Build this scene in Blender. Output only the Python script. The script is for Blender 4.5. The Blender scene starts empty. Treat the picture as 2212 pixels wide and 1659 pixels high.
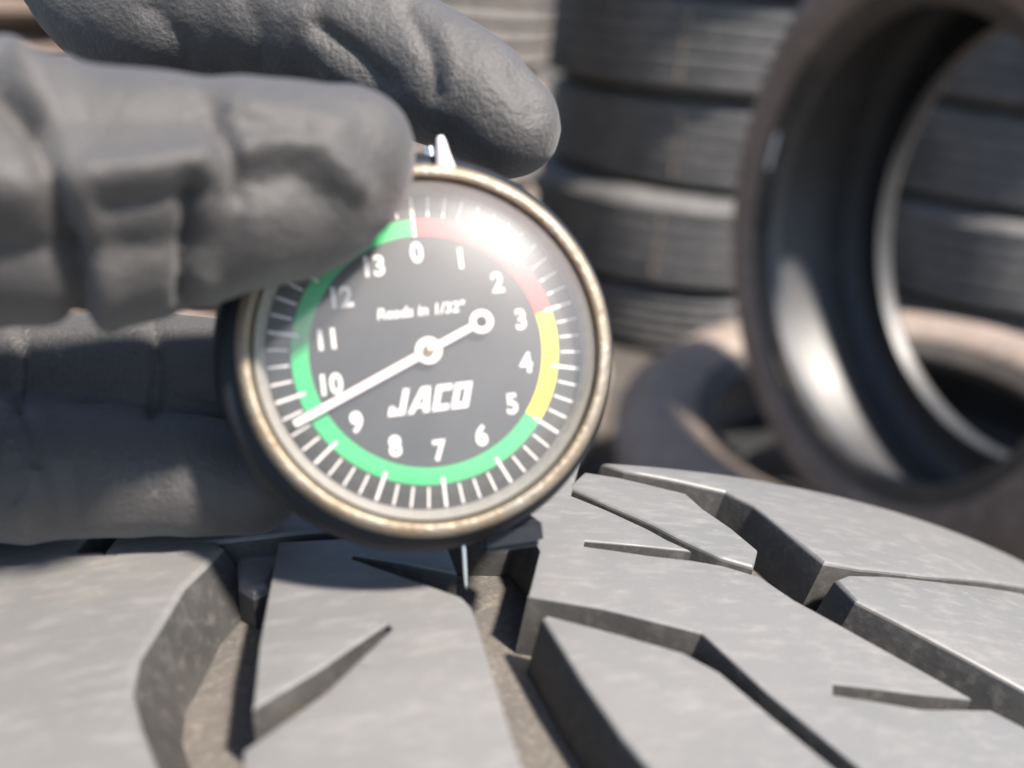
import bpy, bmesh, math, random
import numpy as np
from mathutils import Vector, Matrix, noise

# ------------------------------------------------------------------ camera, sky, sun, exposure
sc = bpy.context.scene
COL = sc.collection
PITCH, ROLL, FPX, PW, PH = math.radians(25), math.radians(5), 1800.0, 2212.0, 1659.0
CAM = Vector((0, 0, 0.629))
_f = Vector((0, math.cos(PITCH), -math.sin(PITCH)))
_r0 = Vector((1, 0, 0)); _u0 = _r0.cross(_f)
CR = math.cos(ROLL) * _r0 + math.sin(ROLL) * _u0
CU = -math.sin(ROLL) * _r0 + math.cos(ROLL) * _u0
CF = _f
cam_d = bpy.data.cameras.new('camera')
cam = bpy.data.objects.new('camera', cam_d); COL.objects.link(cam)
m = Matrix((CR, CU, -CF)).transposed().to_4x4(); m.translation = CAM
cam.matrix_world = m
cam_d.sensor_width = 36; cam_d.lens = 36 * FPX / PW
cam_d.clip_start = 0.005; cam_d.clip_end = 500
cam_d.dof.use_dof = True; cam_d.dof.focus_distance = 0.112; cam_d.dof.aperture_fstop = 11.5
sc.camera = cam

SUN = Vector((0.42, -0.26, 0.87)).normalized()
world = bpy.data.worlds.new('World'); sc.world = world; world.use_nodes = True
wn = world.node_tree.nodes; wl = world.node_tree.links
sky = wn.new('ShaderNodeTexSky'); sky.sky_type = 'NISHITA'; sky.sun_disc = False
sky.sun_elevation = math.asin(SUN.z); sky.sun_rotation = math.atan2(SUN.x, SUN.y)
wl.new(sky.outputs[0], wn['Background'].inputs[0]); wn['Background'].inputs[1].default_value = 0.075
sd = bpy.data.lights.new('sun', 'SUN'); sd.energy = 4.3; sd.angle = math.radians(5); sd.color = (1, .92, .83)
so = bpy.data.objects.new('sun', sd); COL.objects.link(so)
so.rotation_euler = SUN.to_track_quat('Z', 'Y').to_euler(); so.location = (0.5, 0.5, 3)
sc.view_settings.view_transform = 'Standard'; sc.view_settings.look = 'None'
sc.view_settings.gamma = 1; sc.view_settings.use_curve_mapping = False
sc.view_settings.exposure = 1.4
sc.cycles.use_denoising = True
sc.cycles.max_bounces = 10; sc.cycles.transparent_max_bounces = 12
sc.cycles.sample_clamp_indirect = 6

# ------------------------------------------------------------------ helpers
def at(px, py, d):
    """world point seen at survey pixel (px, py) of the 2212x1659 plate, d metres along the view axis"""
    return CAM + (CF + CR * ((px - PW / 2) / FPX) - CU * ((py - PH / 2) / FPX)) * d
def cs(x, y, z):
    """camera-side millimetres: x right, y down, z away"""
    return CAM + (CR * x - CU * y + CF * z) * 0.001
def tag(o, label=None, cat=None, group=None, kind=None):
    if label: o['label'] = label
    if cat: o['category'] = cat
    if group: o['group'] = group
    if kind: o['kind'] = kind
    return o
def empty(name, mat):
    o = bpy.data.objects.new(name, None); COL.objects.link(o); o.empty_display_size = .02
    o.matrix_world = mat; return o
def obj(name, me, mat=None, parent=None):
    o = bpy.data.objects.new(name, me); COL.objects.link(o)
    if mat is not None and not me.materials: me.materials.append(mat)
    if parent: o.parent = parent
    return o
def mesh(name, V, F, smooth=True, angle=None):
    me = bpy.data.meshes.new(name); me.from_pydata([tuple(v) for v in V], [], F); me.update()
    if smooth:
        me.polygons.foreach_set('use_smooth', [True] * len(me.polygons))
        if angle: me.set_sharp_from_angle(angle=math.radians(angle))
    return me
def from_bm(name, bm, smooth=True, angle=35):
    me = bpy.data.meshes.new(name); bm.to_mesh(me); bm.free()
    if smooth:
        me.polygons.foreach_set('use_smooth', [True] * len(me.polygons))
        if angle: me.set_sharp_from_angle(angle=math.radians(angle))
    return me
def lathe(name, prof, n=64, closed=False, angle=40):
    """prof: list of (radius, z); spins about local Z"""
    V, F = [], []; k = len(prof)
    for i in range(n):
        a = 2 * math.pi * i / n; c, s = math.cos(a), math.sin(a)
        for r, z in prof: V.append((r * c, r * s, z))
    for i in range(n):
        j = (i + 1) % n
        for q in range(k if closed else k - 1):
            p = (q + 1) % k
            F.append((i * k + q, j * k + q, j * k + p, i * k + p))
    me = mesh(name, V, F, True, angle)
    bm = bmesh.new(); bm.from_mesh(me)
    bmesh.ops.remove_doubles(bm, verts=bm.verts, dist=1e-7)
    bmesh.ops.recalc_face_normals(bm, faces=bm.faces); bm.to_mesh(me); bm.free()
    return me

# ------------------------------------------------------------------ materials
def nodes(name):
    mt = bpy.data.materials.new(name); mt.use_nodes = True
    n = mt.node_tree.nodes; l = mt.node_tree.links
    return mt, n, l, n['Principled BSDF']
def noise_n(n, l, co, scale, detail=4, rough=.55, stretch=None):
    t = n.new('ShaderNodeTexNoise'); t.inputs['Scale'].default_value = scale
    t.inputs['Detail'].default_value = detail; t.inputs['Roughness'].default_value = rough
    if stretch:
        mp = n.new('ShaderNodeMapping'); mp.inputs['Scale'].default_value = stretch
        l.new(co, mp.inputs[0]); co = mp.outputs[0]
    l.new(co, t.inputs['Vector']); return t.outputs['Fac']
def ramp(n, l, fac, a, b, ca=(0, 0, 0, 1), cb=(1, 1, 1, 1)):
    r = n.new('ShaderNodeValToRGB'); r.color_ramp.elements[0].position = a; r.color_ramp.elements[1].position = b
    r.color_ramp.elements[0].color = ca; r.color_ramp.elements[1].color = cb
    l.new(fac, r.inputs[0]); return r.outputs[0]
def mix(n, l, fac, a, b):
    x = n.new('ShaderNodeMix'); x.data_type = 'RGBA'
    if hasattr(fac, 'links'): l.new(fac, x.inputs[0])
    else: x.inputs[0].default_value = fac
    for k, v in ((6, a), (7, b)):
        if hasattr(v, 'links'): l.new(v, x.inputs[k])
        else: x.inputs[k].default_value = (*v, 1)
    return x.outputs[2]
def bump(n, l, h, strength, dist, prev=None):
    b = n.new('ShaderNodeBump'); b.inputs['Strength'].default_value = strength; b.inputs['Distance'].default_value = dist
    l.new(h, b.inputs['Height'])
    if prev: l.new(prev, b.inputs['Normal'])
    return b.outputs[0]
def rubber(name, base, dust, amount, sc1=60, sc2=400, rough=(.5, .8), bumpd=.0006, speck=None, spec=.5, stretch=None):
    mt, n, l, p = nodes(name)
    co = n.new('ShaderNodeTexCoord').outputs['Object']
    if stretch:
        mp = n.new('ShaderNodeMapping'); mp.inputs['Scale'].default_value = stretch; mp.inputs['Rotation'].default_value = (0, 0, .35)
        l.new(co, mp.inputs[0]); co = mp.outputs[0]
    big = noise_n(n, l, co, sc1, 6, .62); fine = noise_n(n, l, co, sc2, 5, .65)
    f1 = ramp(n, l, big, .5 - amount * .35, .95 - amount * .25)
    c = mix(n, l, f1, base, dust)
    c = mix(n, l, ramp(n, l, fine, .5, .78), c, tuple(min(1, d * 1.25) for d in dust))
    if speck:
        sp = noise_n(n, l, co, speck, 3, .5); gate = noise_n(n, l, co, speck * .23, 2, .5)
        f2 = n.new('ShaderNodeMath'); f2.operation = 'MULTIPLY'
        l.new(ramp(n, l, sp, .62, .74), f2.inputs[0]); l.new(ramp(n, l, gate, .45, .65), f2.inputs[1])
        f3 = n.new('ShaderNodeMath'); f3.operation = 'MULTIPLY'; f3.inputs[1].default_value = .3; l.new(f2.outputs[0], f3.inputs[0])
        c = mix(n, l, f3.outputs[0], c, (.34, .29, .235))
    if speck:
        tiny = noise_n(n, l, co, speck * 9, 2, .5)
        c = mix(n, l, ramp(n, l, tiny, .66, .74, (0, 0, 0, 1), (.25, .25, .25, 1)), c, (.34, .33, .31))
    l.new(c, p.inputs['Base Color'])
    rr = n.new('ShaderNodeMapRange'); rr.inputs[3].default_value = rough[0]; rr.inputs[4].default_value = rough[1]
    l.new(fine, rr.inputs[0]); l.new(rr.outputs[0], p.inputs['Roughness'])
    p.inputs['Specular IOR Level'].default_value = spec
    b1 = bump(n, l, fine, .5, bumpd); b2 = bump(n, l, big, .5, bumpd * 1.6, b1)
    l.new(b2, p.inputs['Normal'])
    return mt
def plain(name, col, rough=.5, metal=0, spec=.5, var=.15, scale=900, bd=.00004):
    mt, n, l, p = nodes(name)
    co = n.new('ShaderNodeTexCoord').outputs['Object']
    f = noise_n(n, l, co, scale, 5, .6)
    l.new(mix(n, l, f, tuple(c * (1 - var) for c in col), tuple(min(1, c * (1 + var)) for c in col)), p.inputs['Base Color'])
    rr = n.new('ShaderNodeMapRange'); rr.inputs[3].default_value = max(0, rough - .12); rr.inputs[4].default_value = min(1, rough + .12)
    l.new(f, rr.inputs[0]); l.new(rr.outputs[0], p.inputs['Roughness'])
    p.inputs['Metallic'].default_value = metal; p.inputs['Specular IOR Level'].default_value = spec
    l.new(bump(n, l, f, .4, bd), p.inputs['Normal'])
    return mt

M = {}
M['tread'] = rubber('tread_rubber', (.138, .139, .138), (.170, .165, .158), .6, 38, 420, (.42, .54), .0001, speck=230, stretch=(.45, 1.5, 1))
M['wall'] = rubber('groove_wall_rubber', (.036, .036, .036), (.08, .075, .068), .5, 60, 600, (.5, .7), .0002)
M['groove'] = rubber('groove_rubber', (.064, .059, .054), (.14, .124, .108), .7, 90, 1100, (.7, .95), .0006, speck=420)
M['stack_rubber'] = rubber('stack_rubber', (.062, .063, .065), (.155, .149, .142), .45, 9, 60, (.5, .8), .002)
M['stack_pale'] = rubber('stack_pale_rubber', (.12, .115, .11), (.26, .23, .2), .5, 9, 60, (.5, .8), .002)
M['brown'] = rubber('dusty_sidewall_rubber', (.16, .119, .096), (.27, .208, .17), .6, 10, 70, (.6, .85), .0015)
M['liner'] = rubber('liner_rubber', (.032, .033, .036), (.055, .056, .058), .3, 8, 40, (.42, .55), .0005, spec=.75)
M['brown_dark'] = rubber('dusty_grey_brown_rubber', (.2, .158, .132), (.32, .26, .218), .5, 10, 70, (.6, .85), .0015)
M['bead'] = rubber('bead_rubber', (.025, .024, .023), (.09, .075, .062), .4, 14, 90, (.45, .7), .001)
M['ground'] = rubber('yard_ground', (.038, .035, .032), (.08, .07, .06), .6, 4, 40, (.85, 1), .01)
M['paint'] = plain('tyre_paint', (.42, .33, .22), .7)
M['sticker'] = plain('sticker_paper', (.7, .68, .64), .6)
M['sleeve'] = plain('sleeve_cloth', (.03, .032, .04), .9, scale=300, bd=.0006)
M['plastic'] = plain('black_plastic', (.010, .012, .016), .5, spec=.35, var=.3, bd=.00006)
M['dial'] = plain('dial_black', (.022, .021, .02), .45, var=.15, bd=.00001)
M['white'] = plain('dial_white', (.74, .70, .67), .5, var=.04)
M['needle'] = plain('needle_paint', (.86, .74, .70), .45, var=.03)
M['green'] = plain('dial_green', (.02, .42, .13), .5, var=.05)
M['red'] = plain('dial_red', (.72, .06, .06), .5, var=.05)
M['yellow'] = plain('dial_yellow', (.92, .66, .01), .5, var=.05)
M['brass'] = plain('brass', (.66, .42, .18), .3, 1)
M['steel'] = plain('polished_steel', (.86, .84, .83), .22, 1, var=.05)
M['stem'] = plain('pale_stem_glare', (.8, .74, .74), .35, .2, var=.05)  # glare on the metal clip, put into the base colour as near-white
M['rehaut'] = plain('clear_grey_rehaut', (.34, .32, .30), .3, 0, var=.1)
def bezel_mat():
    mt, n, l, p = nodes('worn_bezel_metal')
    co = n.new('ShaderNodeTexCoord').outputs['Object']
    big = noise_n(n, l, co, 160, 5, .6); fine = noise_n(n, l, co, 1400, 4, .6)
    c = mix(n, l, ramp(n, l, big, .35, .65), (.29, .225, .145), (.33, .295, .25))
    c = mix(n, l, ramp(n, l, fine, .58, .72), c, (.20, .14, .09))
    l.new(c, p.inputs['Base Color']); p.inputs['Metallic'].default_value = .6
    rr = n.new('ShaderNodeMapRange'); rr.inputs[3].default_value = .38; rr.inputs[4].default_value = .65
    l.new(fine, rr.inputs[0]); l.new(rr.outputs[0], p.inputs['Roughness'])
    l.new(bump(n, l, big, .6, .0008, bump(n, l, fine, .6, .0003)), p.inputs['Normal']); return mt
M['bezel'] = bezel_mat()
def crystal_mat():
    mt, n, l, p = nodes('hazy_crystal')
    out = [x for x in n if x.type == 'OUTPUT_MATERIAL'][0]
    co = n.new('ShaderNodeTexCoord').outputs['Object']
    sm = noise_n(n, l, co, 120, 5, .6)
    tr = n.new('ShaderNodeBsdfTransparent'); df = n.new('ShaderNodeBsdfDiffuse'); df.inputs[0].default_value = (.8, .78, .75, 1)
    tl = n.new('ShaderNodeBsdfTranslucent'); tl.inputs[0].default_value = (.8, .78, .75, 1)
    g1 = n.new('ShaderNodeBsdfGlossy'); g1.inputs['Roughness'].default_value = .06
    g2 = n.new('ShaderNodeBsdfGlossy'); g2.inputs['Roughness'].default_value = .45
    lw = n.new('ShaderNodeLayerWeight'); lw.inputs['Blend'].default_value = .5
    pw = n.new('ShaderNodeMath'); pw.operation = 'POWER'; pw.inputs[1].default_value = 5; l.new(lw.outputs['Facing'], pw.inputs[0])
    fr = n.new('ShaderNodeMath'); fr.operation = 'MULTIPLY_ADD'; fr.inputs[1].default_value = .9; fr.inputs[2].default_value = .045; l.new(pw.outputs[0], fr.inputs[0])
    hz = n.new('ShaderNodeMapRange'); hz.inputs[3].default_value = .06; hz.inputs[4].default_value = .17; l.new(sm, hz.inputs[0])
    m0 = n.new('ShaderNodeMixShader'); m0.inputs[0].default_value = .3; l.new(df.outputs[0], m0.inputs[1]); l.new(tl.outputs[0], m0.inputs[2])
    m1 = n.new('ShaderNodeMixShader'); l.new(hz.outputs[0], m1.inputs[0]); l.new(tr.outputs[0], m1.inputs[1]); l.new(m0.outputs[0], m1.inputs[2])
    m2 = n.new('ShaderNodeMixShader'); m2.inputs[0].default_value = .05; l.new(m1.outputs[0], m2.inputs[1]); l.new(g2.outputs[0], m2.inputs[2])
    m3 = n.new('ShaderNodeMixShader'); l.new(fr.outputs[0], m3.inputs[0]); l.new(m2.outputs[0], m3.inputs[1]); l.new(g1.outputs[0], m3.inputs[2])
    l.new(m3.outputs[0], out.inputs[0]); return mt
M['crystal'] = crystal_mat()
def glove_mat():
    mt, n, l, p = nodes('black_nitrile')
    co = n.new('ShaderNodeTexCoord').outputs['Object']
    big = noise_n(n, l, co, 45, 4, .6); fine = noise_n(n, l, co, 1500, 4, .7)
    c = mix(n, l, ramp(n, l, big, .35, .75), (.030, .0275, .0265), (.046, .042, .040))
    dn = noise_n(n, l, co, 190, 5, .7)
    c = mix(n, l, ramp(n, l, dn, .64, .76), c, (.15, .135, .12))
    l.new(c, p.inputs['Base Color'])
    p.inputs['Roughness'].default_value = .58; p.inputs['Specular IOR Level'].default_value = .85
    p.inputs['Sheen Weight'].default_value = .2; p.inputs['Sheen Roughness'].default_value = .5
    mid = noise_n(n, l, co, 420, 5, .6)
    l.new(bump(n, l, mid, .4, .0006, bump(n, l, fine, .8, .00035)), p.inputs['Normal']); return mt
M['glove'] = glove_mat()

# ------------------------------------------------------------------ ground
V, F = [], []
N = 40
for i in range(N + 1):
    for j in range(N + 1):
        x = -40 + 80 * i / N; y = -40 + 80 * j / N
        V.append((x, y, 0))
for i in range(N):
    for j in range(N):
        q = i * (N + 1) + j; F.append((q, q + N + 1, q + N + 2, q + 1))
tag(obj('ground', mesh('ground', V, F), M['ground']), kind='structure')

# ------------------------------------------------------------------ the tyre under the gauge
yaw = math.radians(-15.44)
A_ = Vector((math.sin(yaw), math.cos(yaw), 0)); E1 = Vector((math.cos(yaw), -math.sin(yaw), 0)); E2 = Vector((0, 0, 1))
TC = CAM + Vector((.00794, .0092, -.344))
TM = Matrix((E1, A_, E2)).transposed().to_4x4(); TM.translation = TC
TMi = TM.inverted()
def TR(w): return .285 - .00445 * min(abs(w) / .1, 1.3) ** 4
def tpos(s, w, h):
    th = s / .285; r = TR(w) + h
    return Vector((r * math.sin(th), w, r * math.cos(th)))
def hit(px, py):
    o = TMi @ CAM; d = (TMi.to_3x3() @ (at(px, py, 1) - CAM))
    t = .02
    while t < .5:
        p = o + d * t
        if abs(p.y) < .1 and math.hypot(p.x, p.z) < TR(p.y): break
        t += .0001
    else:
        return None
    return (.285 * math.atan2(p.x, p.z), p.y)
def edge_s(px, w=.0995):
    best = None
    for k in range(-200, 700):
        s = k * .0003
        q = TM @ tpos(s, w, 0) - CAM
        x = PW / 2 + FPX * q.dot(CR) / q.dot(CF)
        if best is None or abs(x - px) < best[0]: best = (abs(x - px), s)
    return (best[1], w)
tyre = empty('chunky_tyre', TM)
tag(tyre, 'large dusty grey tyre with chunky tread blocks under the dial gauge', 'tyre')
DEP = .008
def lathe_y(name, prof, n=128, closed=True, angle=40):
    me = lathe(name, prof, n, closed, angle)
    me.transform(Matrix.Rotation(math.radians(-90), 4, 'X')); return me
base = []
for k in range(21):
    w = -.1 + .01 * k; base.append((TR(w) - DEP, w))
carc = base + [(.268, .104), (.255, .110), (.235, .113), (.215, .110), (.197, .100), (.187, .092), (.180, .088), (.180, .078), (.189, .078), (.205, .090),
               (.230, .100), (.250, .098), (.262, .085), (.266, .04)]
carc += [(r, -w) for r, w in reversed(carc[21:])]
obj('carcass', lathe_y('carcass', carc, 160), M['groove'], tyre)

def block(name, pts, depth=DEP, top=0.0, mat='tread', bev=.00055, draft=.0005):
    """pts: (s, w) outline on the unrolled tread; extruded, edges rounded, then rolled onto the crown"""
    area = sum(pts[i][0] * pts[(i + 1) % len(pts)][1] - pts[(i + 1) % len(pts)][0] * pts[i][1] for i in range(len(pts)))
    if area < 0: pts = pts[::-1]
    bm = bmesh.new(); n = len(pts)
    tv = [bm.verts.new((s, w, top)) for s, w in pts]
    bv = []
    for i in range(n):
        p0 = Vector(pts[i - 1]); p1 = Vector(pts[i]); p2 = Vector(pts[(i + 1) % n])
        d1 = (p1 - p0).normalized(); d2 = (p2 - p1).normalized()
        nn = Vector((d1.y + d2.y, -d1.x - d2.x))
        if nn.length > 1e-3: nn.normalize()
        bv.append(bm.verts.new((p1.x + nn.x * draft, p1.y + nn.y * draft, -depth)))
    tf = bm.faces.new(tv)
    for i in range(n):
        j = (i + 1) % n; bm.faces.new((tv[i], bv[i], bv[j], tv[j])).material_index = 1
    bm.normal_update()
    te = [e for e in tf.edges]
    bmesh.ops.bevel(bm, geom=te, offset=bev, segments=3, profile=.55, affect='EDGES', clamp_overlap=False, material=0)
    bmesh.ops.triangulate(bm, faces=[f for f in bm.faces if len(f.verts) > 4])
    xs = [v.co.x for v in bm.verts]; ys = [v.co.y for v in bm.verts]
    for ax, lo, hi in ((0, min(xs), max(xs)), (1, min(ys), max(ys))):
        st = .006; k = math.ceil(lo / st)
        while k * st < hi:
            no = (1, 0, 0) if ax == 0 else (0, 1, 0); co = (k * st, 0, 0) if ax == 0 else (0, k * st, 0)
            bmesh.ops.bisect_plane(bm, geom=bm.verts[:] + bm.edges[:] + bm.faces[:], plane_co=co, plane_no=no, dist=1e-6)
            k += 1
    for v in bm.verts: v.co = tpos(v.co.x, v.co.y, v.co.z)
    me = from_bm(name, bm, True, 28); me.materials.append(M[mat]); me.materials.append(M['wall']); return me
def poly(pix):
    out = []
    for p in pix:
        if p[0] == 'e': out.append(edge_s(p[1]))
        elif p[0] == 's': out.append((p[1], p[2]))
        else:
            h = hit(*p)
            if h: out.append(h)
            else: print('miss', p)
    return out
blocks = {
 'left': [(-420, 1235), (-100, 1205), (218, 1190), (240, 1203), (268, 1181), (400, 1167), (465, 1168), (478, 1182), (440, 1222), (395, 1265), (340, 1355), (297, 1420), (281, 1495), (300, 1570), (335, 1659), (420, 1880), (-420, 1880)],
 'mid': [(602, 1171), (780, 1162), (955, 1156), (972, 1198), (987, 1238), (870, 1215), (762, 1198), (757, 1206), (870, 1246), (996, 1290), (1018, 1312), (1060, 1445), (1105, 1590), (1150, 1720), (1215, 1900), (505, 1900), (526, 1622), (700, 1500), (848, 1357), (836, 1347), (680, 1452), (546, 1532), (560, 1395), (585, 1260)],
 'centre': [(1106, 1118), (1150, 1160), (1166, 1190), (1155, 1235), (1141, 1287), (1306, 1315), (1516, 1368), (1656, 1495), (1856, 1659), (2080, 1860), (2420, 1700), (2212, 1572), (2140, 1534), (1990, 1532), (1800, 1500), (1800, 1476), (1990, 1500), (2100, 1510), (1906, 1402), (1716, 1297), (1640, 1246), (1560, 1222), (1492, 1210), (1400, 1200), (1261, 1180), (1263, 1168), (1400, 1180), (1494, 1190), (1440, 1166), (1405, 1146), (1310, 1102), (1222, 1066), (1170, 1075)],
 'strip': [(1228, 1050), (1262, 1019), (1334, 1030), (1483, 1066), (1520, 1099), (1581, 1141), (1638, 1188), (1629, 1224), (1560, 1204), (1470, 1162), (1409, 1130), (1313, 1089)],
 'shoulder': [('e', 1300), ('e', 1400), ('e', 1530), ('e', 1640), ('e', 1750), ('e', 1860), ('e', 2000), ('e', 2212), ('e', 2450), (2440, 1305), (2212, 1266), (2000, 1243), (1856, 1227), (1781, 1214), (1701, 1150), (1630, 1092), (1568, 1061), (1450, 1034), (1350, 1016)],
 'right': [(1806, 1251), (1831, 1241), (1906, 1243), (2050, 1258), (2212, 1280), (2460, 1325), (2460, 1620), (2212, 1487), (2006, 1377), (1850, 1297)],
 'low': [(1171, 1333), (1181, 1326), (1331, 1366), (1476, 1407), (1556, 1450), (1671, 1548), (1806, 1659), (2010, 1880), (1560, 1880), (1406, 1665), (1346, 1595), (1256, 1468)],
}
rng = random.Random(4)
bm_meshes = []
for nm, px in blocks.items():
    pts = poly(px)
    me = block('tread_block', pts, bev=.00025 if nm in ('centre', 'mid') else .0006, draft=.0032 if nm == 'left' else .0006); bm_meshes.append((me, pts))
    obj('tread_block', me, None, tyre)
# blocks of the same row that the gauge and hand stand before
sE = edge_s(1280)[0]
hidden = [[(sE - .002, .0995), (sE - .03, .0995), (sE - .034, .080), (sE - .012, .078)],
          [(sE - .034, .0995), (sE - .064, .0995), (sE - .068, .080), (sE - .038, .080)],
          [(sE - .068, .0995), (sE - .10, .0995), (sE - .104, .080), (sE - .072, .080)]]
for pts in hidden:
    obj('tread_block', block('tread_block', pts), M['tread'], tyre)
# low tie bar in the groove left of the gauge
tb = [hit(500, 1150), hit(604, 1132), hit(600, 1180), hit(575, 1222), hit(540, 1236), hit(508, 1215)]
obj('tie_bar', block('tie_bar', tb, DEP, -.0026, bev=.0014), M['tread'], tyre)
# the pattern goes on round the rest of the tyre
def inside(p, pl):
    c = False; j = len(pl) - 1
    for i in range(len(pl)):
        if (pl[i][1] > p[1]) != (pl[j][1] > p[1]) and p[0] < (pl[j][0] - pl[i][0]) * (p[1] - pl[i][1]) / (pl[j][1] - pl[i][1]) + pl[i][0]: c = not c
        j = i
    return c
traced = [q for _, q in bm_meshes] + hidden + [tb]
gx0, gx1 = min(p[0] for p in traced[1]), max(p[0] for p in traced[5])
rows = [(-.0995, -.064, .010), (-.057, -.024, -.008), (-.017, .016, .008), (.023, .057, -.008), (.064, .0995, .010)]
NB = 50; step = 2 * math.pi * .285 / NB
for ri, (w0, w1, sk) in enumerate(rows):
    hl = step / 2 - .0034
    outline = [(-hl - sk, w0), (hl - sk, w0), (hl - sk * .2, (w0 + w1) / 2 - .003), (hl + sk, w1), (-hl + sk, w1), (-hl + sk * .1, (w0 + w1) / 2 + .004)]
    me = block('tread_block', outline)
    for k in range(NB):
        s_ = (k + .5 * (ri % 2)) * step
        if s_ > math.pi * .285: s_ -= 2 * math.pi * .285
        if abs(s_) > .45: continue
        test = [(s_ + x * t, (w0 + w1) / 2 + (y - (w0 + w1) / 2) * t) for x, y in outline for t in (1.15, .6)] + [(s_, (w0 + w1) / 2)]
        if any(inside(p, q) for p in test for q in traced): continue
        if any(inside(v, [(s_ + x, y) for x, y in outline]) for q in traced for v in q): continue
        if gx0 < s_ < gx1 and w0 > .02 and w1 < .09: continue
        o = obj('tread_block', me, None, tyre); o.rotation_euler = (0, s_ / .285, 0)

# ------------------------------------------------------------------ background tyres
def tyre_parts(R, r, W, ribs=5, tread='stack_rubber', side='stack_rubber', liner='liner', bulge=.022):
    """meshes of a plain road tyre about local Z, its middle plane at z = 0"""
    h = W / 2; tw = W * .375
    G = R - .007; bz = h - bulge
    q = (R - r)
    outer = [(G, -tw), (G, 0), (G, tw), (R - .010, tw + .006), (R - .02, h - .010), (R - q * .34, h - .002), (R - q * .45, h), (R - q * .62, h - bulge * .2),
             (r + q * .2, h - bulge * .6), (r + q * .17, h - bulge * .75), (r + q * .14, bz + .001), (r + .004, bz), (r, bz - .006)]
    beadp = [outer[8], (outer[9][0], outer[9][1] + .0015), outer[10], outer[11], outer[12]]
    outer = outer[:9] + [(outer[8][0] - .001, outer[8][1] - .004)]
    prof = [(a, -b) for a, b in reversed(outer[3:])] + outer
    rr = []
    gap = .0085; rw = (2 * tw - gap * (ribs - 1)) / ribs
    for i in range(ribs):
        z0 = -tw + i * (rw + gap); z1 = z0 + rw; e = .0015
        dz = .0022 if i in (0, ribs - 1) else 0
        rr.append([(G - .001, z0), (R - e - dz, z0), (R - dz * .5, z0 + e), (R, (z0 + z1) / 2), (R - dz * .5, z1 - e), (R - e - dz, z1), (G - .001, z1)])
    li = [(r, bz - .006), (r + .002, bz - .018), (r + q * .25, bz - .006), ((R + r) / 2, h - .012), (R - .030, h - .016), (R - .019, tw * .7), (R - .017, 0)]
    li = li + [(a, -b) for a, b in reversed(li[:-1])]
    d = {'carcass': lathe('carcass', prof, 96, angle=60), 'liner': lathe('inner_liner', li, 96, angle=80), 'ribs': [lathe('tread_rib', q_, 96) for q_ in rr]}
    d['beads'] = [lathe('bead', beadp, 96, angle=60), lathe('bead', [(a, -b) for a, b in beadp], 96, angle=60)]
    for q_ in d['beads']: q_.materials.append(M['bead'])
    d['carcass'].materials.append(M[side]); d['liner'].materials.append(M[liner])
    for q_ in d['ribs']: q_.materials.append(M[tread])
    return d
def place_tyre(name, parts, mat, label, group=None):
    e = empty(name, mat); tag(e, label, 'tyre', group)
    obj('carcass', parts['carcass'], None, e); obj('inner_liner', parts['liner'], None, e)
    for q in parts['ribs']: obj('tread_rib', q, None, e)
    for q in parts['beads']: obj('bead', q, None, e)
    return e
KIND = {'A': (.34, .20, 5, 'stack_rubber', 'stack_rubber'), 'B': (.345, .20, 5, 'stack_rubber', 'stack_rubber'), 'C': (.335, .20, 5, 'stack_pale', 'brown'), 'D': (.33, .205, 5, 'brown', 'brown')}
cache = {}
ordinal = ['bottom', 'second', 'third', 'fourth', 'fifth', 'sixth']
def stack(x, y, kinds, widths, where, group):
    z = 0; out = []
    for i, (k, W) in enumerate(zip(kinds, widths)):
        if (k, W) not in cache:
            R, r, nr, t, sd_ = KIND[k]; cache[(k, W)] = tyre_parts(R, r, W, nr, t, sd_)
        mt = Matrix.Translation((x + rng.uniform(-.02, .02), y + rng.uniform(-.02, .02), z + W / 2)) @ Matrix.Rotation(rng.uniform(0, 6), 4, 'Z')
        z += W - .003
        top = 'topmost' if i == len(kinds) - 1 else ordinal[i] + ('' if i == 0 else ' up')
        out.append(place_tyre('stacked_tyre', cache[(k, W)], mt, f'worn tyre {where}, {top} of its stack', group))
    return out
s_mid = stack(.352, 1.89, 'ABAAA', (.133, .188, .173, .173, .173), 'behind the gauge and fingertip', 'tyres in the stack behind the gauge')
s_right = stack(1.05, 1.93, 'BAABD', (.118, .203, .193, .173, .173), 'seen through the upright tyre', 'tyres in the stack seen through the upright tyre')
s_left = stack(-.335, 1.47, 'CCCCC', (.16, .18, .18, .18, .18), 'behind the index finger', 'tyres in the stack behind the gloved hand')
s_far = stack(-1.02, 1.32, 'DDDDD', (.18, .18, .18, .18, .18), 'in the upper left corner', 'tyres in the stack beyond the hand')

# upright tyre with the open hole
PR = tyre_parts(.275, .19, .175, 5, 'brown', 'brown', bulge=.011)
ax = Vector((.960, .268, .0805)).normalized()
xl = Vector((0, 0, 1)).cross(ax).normalized(); yl = ax.cross(xl)
mt = Matrix((xl, yl, ax)).transposed().to_4x4(); mt.translation = CAM + Vector((.2976, .6815, -.1727)) + ax * .0765
ring = place_tyre('upright_tyre', PR, mt, 'brown dusty tyre standing upright with its open hole showing')
# lying brown tyre below it
PL = tyre_parts(.305, .185, .19, 5, 'brown_dark', 'brown_dark')
ax = Vector((-.15, -.055, .987)).normalized(); xl = Vector((0, 1, 0)).cross(ax).normalized(); yl = ax.cross(xl)
mt = Matrix((xl, yl, ax)).transposed().to_4x4(); mt.translation = Vector((.424, .865, .248)) - ax * .095
place_tyre('lying_tyre', PL, mt, 'brown dusty tyre lying flat below the upright tyre')

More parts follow.
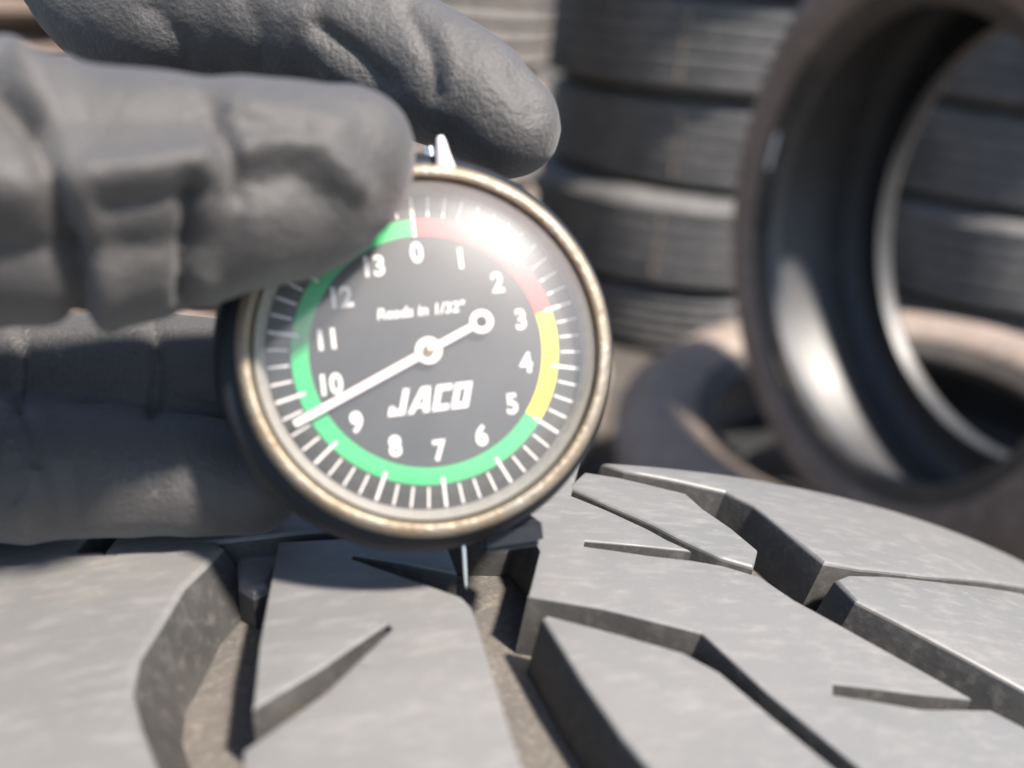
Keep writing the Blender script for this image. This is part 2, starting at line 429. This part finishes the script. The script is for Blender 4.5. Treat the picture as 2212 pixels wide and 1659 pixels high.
ax = Vector((.05, -.03, 1)).normalized(); xl = Vector((0, 1, 0)).cross(ax).normalized(); yl = ax.cross(xl)
mt2 = Matrix((xl, yl, ax)).transposed().to_4x4(); mt2.translation = Vector((-.16, 1.22, .075))
place_tyre('lying_tyre', tyre_parts(.31, .195, .135, 5, 'brown_dark', 'brown_dark'), mt2, 'brown tyre lying on the ground hidden mostly behind the gauge')
def proj(p):
    q = p - CAM; return PW / 2 + FPX * q.dot(CR) / q.dot(CF), PH / 2 - FPX * q.dot(CU) / q.dot(CF)
def patch(name, owner, rad, zs, a0, a1, n, mat, lift=.0008, on_face=None):
    """thin curved mark on a tyre: rows at local heights zs (tread) or radii (face)"""
    V, F = [], []
    for i in range(n + 1):
        a = a0 + (a1 - a0) * i / n
        for k, z in enumerate(zs):
            r, zz = (rad + lift, z) if on_face is None else (z, on_face - lift)
            V.append((r * math.cos(a), r * math.sin(a), zz))
    m_ = len(zs)
    for i in range(n):
        for k in range(m_ - 1): F.append((i * m_ + k, (i + 1) * m_ + k, (i + 1) * m_ + k + 1, i * m_ + k + 1))
    return obj(name, mesh(name, V, F), M[mat], owner)
def find_angle(owner, r, z, px, py):
    best = None
    for i in range(720):
        a = math.pi * i / 360; q = owner.matrix_world @ Vector((r * math.cos(a), r * math.sin(a), z))
        if (q - CAM).length > (owner.matrix_world.translation - CAM).length and z > -.07 and r > .3: continue
        x, y = proj(q); d = math.hypot(x - px, y - py)
        if best is None or d < best[0]: best = (d, a)
    return best[1]
for ti, px, py in ((3, 1475, 120), (2, 1462, 330), (1, 1415, 560)):
    o = s_mid[ti]; R_ = KIND['B' if ti == 1 else 'A'][0]; a = find_angle(o, R_, 0, px, py)
    for zc_, ln, dw in ((-.045, .012, .006), (.0, .016, .004), (.045, .010, .006)):
        patch('paint_mark', o, R_, (zc_ - ln, zc_ + ln), a - dw, a + dw, 2, 'paint')
a = find_angle(ring, .203, -.078, 1690, 330)
patch('sticker', ring, 0, (.195, .211), a - .095, a + .095, 8, 'sticker', lift=.0022, on_face=-.0765)
a = find_angle(ring, .199, -.078, 1690, 800)
patch('pale_strip', ring, 0, (.1955, .2015), a - .10, a + .10, 10, 'paint', lift=.0022, on_face=-.0765)  # pale strip along the near bead, reusing the paint mark colour

# ------------------------------------------------------------------ dial gauge
GD = .0846
gc = at(930, 752, GD)
view = (CAM - gc).normalized()
gz = (view + CR * math.tan(math.radians(4)) + CU * math.tan(math.radians(5))).normalized()
gu = (CU - gz * CU.dot(gz)).normalized(); gx = gu.cross(gz)
rot = math.radians(6.5)
gX = gx * math.cos(rot) + gu * math.sin(rot); gY = gz.cross(gX)
GM = Matrix((gX, gY, gz)).transposed().to_4x4(); GM.translation = gc
gauge = empty('tread_depth_gauge', GM)
tag(gauge, 'round dial tread depth gauge with gold bezel and black face', 'gauge')
mm = .001
def L(name, prof, mat, parent, n=128, closed=False):
    return obj(name, lathe(name, [(r * mm, z * mm) for r, z in prof], n, closed), M[mat], parent)
# z = 0 is the front of the bezel
L('body', [(0, -14), (18.5, -14.5), (20.6, -13.8), (21.3, -12.6), (21.4, -5.6), (21.1, -3.8), (20.5, -2.6), (19.4, -2.1), (18.6, -2.2), (18.6, -5)], 'plastic', gauge).location = (-.75 * mm, .1 * mm, 0)
L('bezel', [(18.9, -3), (19.25, -2.3), (19.3, -1.2), (19.05, -.5), (18.6, -.1), (18.2, 0), (17.9, -.12), (17.75, -.5), (17.6, -1.6), (17.6, -3)], 'bezel', gauge)
L('rehaut', [(17.45, -.9), (17.1, -1.3), (16.75, -3.5), (16.7, -3.5), (16.7, -3.8)], 'rehaut', gauge)
dial = L('dial_face', [(0, -3.6), (16.9, -3.6), (16.9, -4.0), (0, -4.0)], 'dial', gauge)
L('crystal', [(17.45, -.9), (17.3, -.55), (17.0, -.2), (16.3, .3), (15.3, .78), (14, 1.22), (12, 1.66), (8, 2.1), (4, 2.3), (0, 2.36)], 'crystal', gauge)
ZF = -3.6 * mm
def flat(name, polys, z, mat, parent):
    V, F = [], []
    for pl in polys:
        b = len(V); V += [(x * mm, y * mm, z) for x, y in pl]; F.append(tuple(range(b, b + len(pl))))
    me = mesh(name, V, F, False)
    bm = bmesh.new(); bm.from_mesh(me); bmesh.ops.triangulate(bm, faces=bm.faces)
    for f in bm.faces:
        if f.normal.z < 0: f.normal_flip()
    bm.to_mesh(me); bm.free()
    return obj(name, me, M[mat], parent)
def ang(k): return math.pi / 2 - 2 * math.pi * k / 14
def pol(r, a): return (r * math.cos(a), r * math.sin(a))
def arc(k0, k1, r0, r1, n=None):
    n = n or max(4, int(abs(k1 - k0) * 8)); out = []
    for i in range(n):
        a, b = ang(k0 + (k1 - k0) * i / n), ang(k0 + (k1 - k0) * (i + 1) / n)
        out.append([pol(r0, a), pol(r1, a), pol(r1, b), pol(r0, b)])
    return out
RI, RO = 12.3, 14.1
for nm, k0, k1 in (('red', 0.05, 3), ('yellow', 3, 5), ('green', 5, 13.96)):
    tag(flat('colour_band', arc(k0, k1, RI, RO), ZF + .06 * mm, nm, dial), nm + ' band of the dial scale')
ticks = []
for q in range(56):
    k = q / 4; major = q % 4 == 0
    a = ang(k); r0, r1, hw = (13.4 if major else 14.35), 16.5, (.17 if major else .12)
    if q == 0: r0 = 12.2
    t = Vector((-math.sin(a), math.cos(a))) * hw; c0 = Vector(pol(r0, a)); c1 = Vector(pol(r1, a))
    ticks.append([tuple(c0 - t), tuple(c1 - t), tuple(c1 + t), tuple(c0 + t)])
flat('tick_marks', ticks, ZF + .11 * mm, 'white', dial)
def text(name, s, x, y, size, off=0, shear=0, parent=dial, mat='white', z=.1, rotz=0, sx=1):
    cu = bpy.data.curves.new('text', 'FONT'); cu.body = s; cu.size = size * mm; cu.align_x = 'CENTER'; cu.align_y = 'CENTER'
    cu.offset = off * mm; cu.shear = shear; cu.resolution_u = 4
    t = bpy.data.objects.new('text', cu); COL.objects.link(t)
    bpy.context.view_layer.update()
    me = bpy.data.meshes.new_from_object(t.evaluated_get(bpy.context.evaluated_depsgraph_get()))
    bpy.data.objects.remove(t); bpy.data.curves.remove(cu)
    cx = (max(v.co.x for v in me.vertices) + min(v.co.x for v in me.vertices)) / 2
    cy = (max(v.co.y for v in me.vertices) + min(v.co.y for v in me.vertices)) / 2
    me.transform(Matrix.Translation((x * mm, y * mm, ZF + z * mm)) @ Matrix.Rotation(rotz, 4, 'Z') @ Matrix.Scale(sx, 4, (1, 0, 0)) @ Matrix.Translation((-cx, -cy, 0)))
    return obj(name, me, M[mat], parent)
for k in range(14):
    x, y = pol(10.55, ang(k)); text('numeral', str(k), x, y, 2.95, .10, sx=.9)
text('caption', 'Reads in 1/32"', -.2, 4.4, 1.6, .04, .15)
# block letters of the maker's mark
def sheared(pl, x0, y0, sc_): return [((x0 + (x + y * .30) * sc_), (y0 + y * sc_)) for x, y in pl]
LET = [[[(0, 0), (1.5, 0), (1.5, 2.3), (.95, 2.3), (.95, .55), (0, .55)], [(0, .55), (.5, .55), (.5, .85), (0, .85)]],
       [[(1.75, 0), (2.3, 0), (2.9, 1.75), (2.9, 2.3), (2.55, 2.3)], [(2.9, 2.3), (2.9, 1.75), (3.15, 0), (3.7, 0), (3.4, 2.3)], [(2.5, .45), (3.1, .45), (3.05, .8), (2.62, .8)]],
       [[(3.95, 0), (5.4, 0), (5.4, .55), (4.5, .55), (4.5, 1.75), (5.4, 1.75), (5.4, 2.3), (3.95, 2.3)]],
       [[(5.65, 0), (7.2, 0), (7.2, 2.3), (6.65, 2.3), (6.65, .55), (6.2, .55), (6.2, 2.3), (5.65, 2.3)], [(6.2, 1.75), (6.65, 1.75), (6.65, 2.3), (6.2, 2.3)]]]
for i, let in enumerate(LET):
    flat('logo_letter', [sheared(pl, -5.0, -6.4, 1.18) for pl in let], ZF + .1 * mm, 'white', dial)
# needle
na = ang(9.62)
def rotp(pl, a): return [(x * math.cos(a) - y * math.sin(a), x * math.sin(a) + y * math.cos(a)) for x, y in pl]
def disc(r, cx=0, n=40): return [(cx + r * math.cos(2 * math.pi * i / n), r * math.sin(2 * math.pi * i / n)) for i in range(n)]
def ringp(r0, r1, cx, n=36):
    return [[(cx + r0 * math.cos(a), r0 * math.sin(a)), (cx + r1 * math.cos(a), r1 * math.sin(a)), (cx + r1 * math.cos(b), r1 * math.sin(b)), (cx + r0 * math.cos(b), r0 * math.sin(b))]
            for a, b in ((2 * math.pi * i / n, 2 * math.pi * (i + 1) / n) for i in range(n))]
np_ = [[(1.0, -.42), (15.6, -.36), (15.6, .36), (1.0, .42)], [(-5.3, -.36), (-1.2, -.36), (-1.2, .36), (-5.3, .36)]] + ringp(.5, 1.4, 0) + ringp(.62, 1.25, -6.4)
bm = bmesh.new()
for pl in np_:
    bm.faces.new([bm.verts.new((x * mm, y * mm, 0)) for x, y in rotp(pl, na)])
bmesh.ops.remove_doubles(bm, verts=bm.verts, dist=1e-6)
bmesh.ops.recalc_face_normals(bm, faces=bm.faces)
ex = bmesh.ops.extrude_face_region(bm, geom=bm.faces[:])
bmesh.ops.translate(bm, verts=[v for v in ex['geom'] if isinstance(v, bmesh.types.BMVert)], vec=(0, 0, .22 * mm))
bmesh.ops.translate(bm, verts=bm.verts, vec=(0, 0, ZF + .75 * mm))
bmesh.ops.recalc_face_normals(bm, faces=bm.faces)
needle = obj('needle', from_bm('needle', bm, False), M['needle'], gauge)
hub = L('hub', [(0, -2.1), (.42, -2.15), (.62, -2.35), (.62, -3.5), (0, -3.5)], 'brass', needle, 32)
# stem on top, probe below, foot bar
def cone_obj(name, prof, mat, parent, loc, rx=0, rz=0, n=32):
    me = lathe(name, [(r * mm, z * mm) for r, z in prof], n)
    me.transform(Matrix.Translation(Vector(loc) * mm) @ Matrix.Rotation(rz, 4, 'Z') @ Matrix.Rotation(rx, 4, 'X'))
    return obj(name, me, M[mat], parent)
up = -math.pi / 2
cone_obj('plunger_cap', [(0, 22.6), (.35, 22.5), (.5, 22.1), (.75, 20.6), (1.15, 18.9), (1.2, 18.0), (0, 18)], 'stem', gauge, (4.6, -.4, -1.6), up, .04)
cone_obj('plunger', [(0, 23.2), (.6, 23.2), (.6, 17), (0, 17)], 'steel', gauge, (2.9, -.8, -6), up)
cone_obj('probe', [(0, 17), (.27, 17), (.27, 26.0), (.15, 26.5), (0, 26.5)], 'steel', gauge, (2.9, 0, -8.6), math.pi / 2, math.radians(-3))
bm = bmesh.new()
r_ = bmesh.ops.create_cube(bm, size=1)
for v in bm.verts: v.co = Vector((v.co.x * 7 + 6.9, v.co.y * 3.0 - 20.9, v.co.z * 6 - 8.6)) * mm
bmesh.ops.bevel(bm, geom=bm.edges[:], offset=.6 * mm, segments=2, affect='EDGES')
obj('foot_bar', from_bm('foot_bar', bm), M['plastic'], gauge)

# ------------------------------------------------------------------ gloved hand
def pj(px, py, d, r): return (at(px, py, d * mm), r * mm)
def cj(x, y, z, r): return (cs(x, y, z), r * mm)
chains = {
 'index': [cj(-110, -64, 132, 12.5), cj(-78, -84, 124, 10.3), pj(252, 6, 113, 9.9), pj(560, 40, 109, 9.3), pj(780, 92, 106.5, 9.0), pj(890, 143, 105, 8.7), pj(1000, 200, 103, 8.0), pj(1096, 270, 102, 6.8)],
 'thumb': [cj(-120, 8, 108, 19), cj(-92, 8, 88, 16.5), cj(-66, -14.5, 75, 13.0), pj(-60, 415, 72, 12.2), pj(250, 432, 74, 11.5), pj(480, 405, 76, 9.9), pj(620, 385, 77.5, 8.9), pj(735, 350, 79, 7.0), pj(778, 318, 79.5, 5.4)],
 'thumb_pad': [pj(480, 430, 77, 8.8), pj(620, 440, 78.5, 7.6), pj(735, 400, 79.5, 6.2)],
 'middle': [cj(-106, -38, 132, 13), cj(-88, -14, 121, 9.5), pj(40, 790, 108, 8.0), pj(300, 800, 106, 7.6), pj(560, 815, 107, 7.2)],
 'ring': [cj(-108, -16, 132, 13), cj(-92, 8, 118, 9.5), pj(0, 1012, 99.5, 8.6), pj(230, 1018, 98.5, 7.9), pj(400, 1028, 98.5, 7.3), pj(540, 1040, 99.5, 6.6)],
 'pinky': [cj(-112, 4, 130, 12), cj(-98, 22, 114, 8.5), cj(-84, 18, 102, 7.6), cj(-76, 12, 100, 6.8)],
 'palm1': [cj(-112, -58, 130, 13), cj(-112, -10, 128, 15), cj(-114, 6, 126, 14)],
 'palm2': [cj(-128, -46, 126, 13), cj(-140, -10, 124, 17), cj(-128, 10, 114, 17)],
 'wrist': [cj(-120, -28, 124, 16), cj(-150, -16, 124, 21), cj(-185, -10, 122, 23)],
}
def catmull(ps, rs, per=10):
    out = []
    n = len(ps)
    for i in range(n - 1):
        p0, p1, p2, p3 = ps[max(i - 1, 0)], ps[i], ps[i + 1], ps[min(i + 2, n - 1)]
        for k in range(per):
            t = k / per
            p = .5 * ((2 * p1) + (p2 - p0) * t + (2 * p0 - 5 * p1 + 4 * p2 - p3) * t * t + (3 * p1 - p0 - 3 * p2 + p3) * t ** 3)
            out.append((p, rs[i] + (rs[i + 1] - rs[i]) * (t * t * (3 - 2 * t))))
    out.append((ps[-1], rs[-1])); return out
bm = bmesh.new()
org = cs(-40, 0, 100)
for nm, ch in chains.items():
    for p, r in catmull([c[0] for c in ch], [c[1] for c in ch]):
        bmesh.ops.create_icosphere(bm, subdivisions=3, radius=r, matrix=Matrix.Translation(p - org))
me = bpy.data.meshes.new('hand_raw'); bm.to_mesh(me); bm.free()
tmp = bpy.data.objects.new('hand_raw', me); COL.objects.link(tmp)
rm = tmp.modifiers.new('r', 'REMESH'); rm.mode = 'VOXEL'; rm.voxel_size = .0006
sm = tmp.modifiers.new('s', 'SMOOTH'); sm.factor = .5; sm.iterations = 14
bpy.context.view_layer.update()
hand_me = bpy.data.meshes.new_from_object(tmp.evaluated_get(bpy.context.evaluated_depsgraph_get()))
bpy.data.objects.remove(tmp); bpy.data.meshes.remove(me)
hand_me.name = 'gloved_hand'
nv = len(hand_me.vertices)
co = np.empty(nv * 3); hand_me.vertices.foreach_get('co', co); co = co.reshape(-1, 3)
no = np.empty(nv * 3); hand_me.vertices.foreach_get('normal', no); no = no.reshape(-1, 3)
cr, cu_, cf = (np.array(v) for v in (CR, CU, CF))
rel = co + np.array(org) - np.array(CAM)
zc = rel @ cf; U = PW / 2 + FPX * (rel @ cr) / zc; Vv = PH / 2 - FPX * (rel @ cu_) / zc
facing = -(no * (rel / np.linalg.norm(rel, axis=1)[:, None])).sum(1)
def segdist(U, V, pl):
    best = np.full(U.shape, 1e9)
    for (x0, y0), (x1, y1) in zip(pl[:-1], pl[1:]):
        dx, dy = x1 - x0, y1 - y0; t = np.clip(((U - x0) * dx + (V - y0) * dy) / (dx * dx + dy * dy), 0, 1)
        best = np.minimum(best, np.hypot(U - x0 - t * dx, V - y0 - t * dy))
    return best
# glove folds: polyline, half width (plate px), depth (mm, + is outward), depth range (mm)
TH, IX, RG = (60, 92), (92, 125), (90, 118)
folds = [
 ([(-60, 120), (60, 260), (120, 420), (165, 620), (180, 740)], 26, -2.2, TH),
 ([(-20, 60), (90, 210), (165, 400), (215, 600), (225, 720)], 30, .9, TH),
 ([(-80, 395), (200, 392), (430, 372)], 52, 1.5, TH),
 ([(-80, 250), (430, 245)], 55, -.7, TH),
 ([(-80, 560), (430, 540)], 65, -1.2, TH),
 ([(225, 445), (330, 432), (440, 412)], 20, -.8, TH),
 ([(215, 372), (330, 362), (430, 345)], 24, .9, TH),
 ([(408, 400), (412, 500), (400, 660)], 17, -1.9, TH),
 ([(455, 240), (490, 310), (510, 380), (505, 430)], 15, -1.2, TH),
 ([(545, 322), (620, 300), (700, 318), (770, 400)], 26, 1.0, TH),
 ([(570, 400), (640, 380), (700, 430)], 48, -.9, TH),
 ([(560, 330), (520, 460), (480, 600)], 18, -.6, TH),
 ([(500, 230), (620, 240), (740, 270)], 22, .45, TH),
 ([(430, 200), (560, 270), (660, 280)], 16, -.4, TH),
 ([(30, 120), (95, 150), (140, 135)], 14, .5, TH),
 ([(690, 60), (770, 120), (830, 180)], 22, -1.0, IX),
 ([(640, 40), (700, 140), (760, 200)], 26, .5, IX),
 ([(880, 20), (930, 110), (940, 200)], 16, -.55, IX),
 ([(960, 60), (975, 150), (960, 240)], 18, .35, IX),
 ([(1120, 160), (1150, 210), (1160, 240)], 26, -.6, IX),
 ([(330, 20), (390, 90), (400, 160)], 30, -.8, IX),
 ([(520, -20), (560, 70), (560, 150)], 24, -.5, IX),
 ([(50, 900), (75, 1000), (110, 1120)], 16, -.6, RG),
 ([(120, 900), (150, 1010), (160, 1130)], 20, -.4, RG),
 ([(15, 880), (30, 1000), (60, 1150)], 18, .4, RG),
 ([(330, 700), (338, 800), (330, 890)], 10, -1.0, RG),
 ([(40, 700), (45, 800), (40, 880)], 10, -.9, RG),
]
disp = np.zeros(nv)
for pl, w, dmm, (z0, z1) in folds:
    k = (zc > z0 * mm) & (zc < z1 * mm) & (facing > -.45)
    d = segdist(U[k], Vv[k], pl)
    disp[k] += dmm * mm * (np.exp(-(d / (w * 1.3)) ** 2) if dmm > 0 else 1.15 * np.exp(-(d / (w * 1.1)) ** 1.35))
near = np.where(U > -400)[0]
for i in near:
    p = co[i]; q = Vector((p @ cr * 170, p @ cu_ * 62, p @ cf * 62))
    a = noise.noise(q); b = noise.noise(q * 2.3 + Vector((7, 1, 3)))
    ridge = 1 - abs(noise.noise(Vector((p @ cr * 95 + p @ cu_ * 40, p @ cu_ * 45, p @ cf * 60)) + Vector((3, 9, 2)))) * 3
    disp[i] += .0002 * a + .00006 * b - .00018 * max(0, ridge)
co = co + no * disp[:, None]
hand_me.vertices.foreach_set('co', co.ravel()); hand_me.update()
hand_me.polygons.foreach_set('use_smooth', [True] * len(hand_me.polygons))
hand_me.materials.clear()
hand = obj('gloved_hand', hand_me, M['glove']); hand.location = org
tag(hand, 'hand in a wrinkled black rubber glove pinching the dial gauge', 'hand')
# sleeve above the wrist
V, F = [], []
ch = catmull([cs(-172, -11, 123), cs(-230, -6, 118), cs(-330, 14, 108)], [.028, .032, .038], 8)
n = 32
d0 = (ch[-1][0] - ch[0][0]).normalized(); s0 = d0.cross(Vector((0, 0, 1))).normalized(); t0 = s0.cross(d0)
for i, (p, r) in enumerate(ch):
    for k in range(n):
        a = 2 * math.pi * k / n; rr = r * (1 + .05 * noise.noise(Vector((i * .7, math.cos(a) * 2, math.sin(a) * 2))))
        V.append(p - org + (s0 * math.cos(a) + t0 * math.sin(a)) * rr)
for i in range(len(ch) - 1):
    for k in range(n): F.append((i * n + k, i * n + (k + 1) % n, (i + 1) * n + (k + 1) % n, (i + 1) * n + k))
F.append(tuple(range((len(ch) - 1) * n, len(ch) * n))); F.append(tuple(reversed(range(n))))
obj('sleeve', mesh('sleeve', V, F), M['sleeve'], hand)
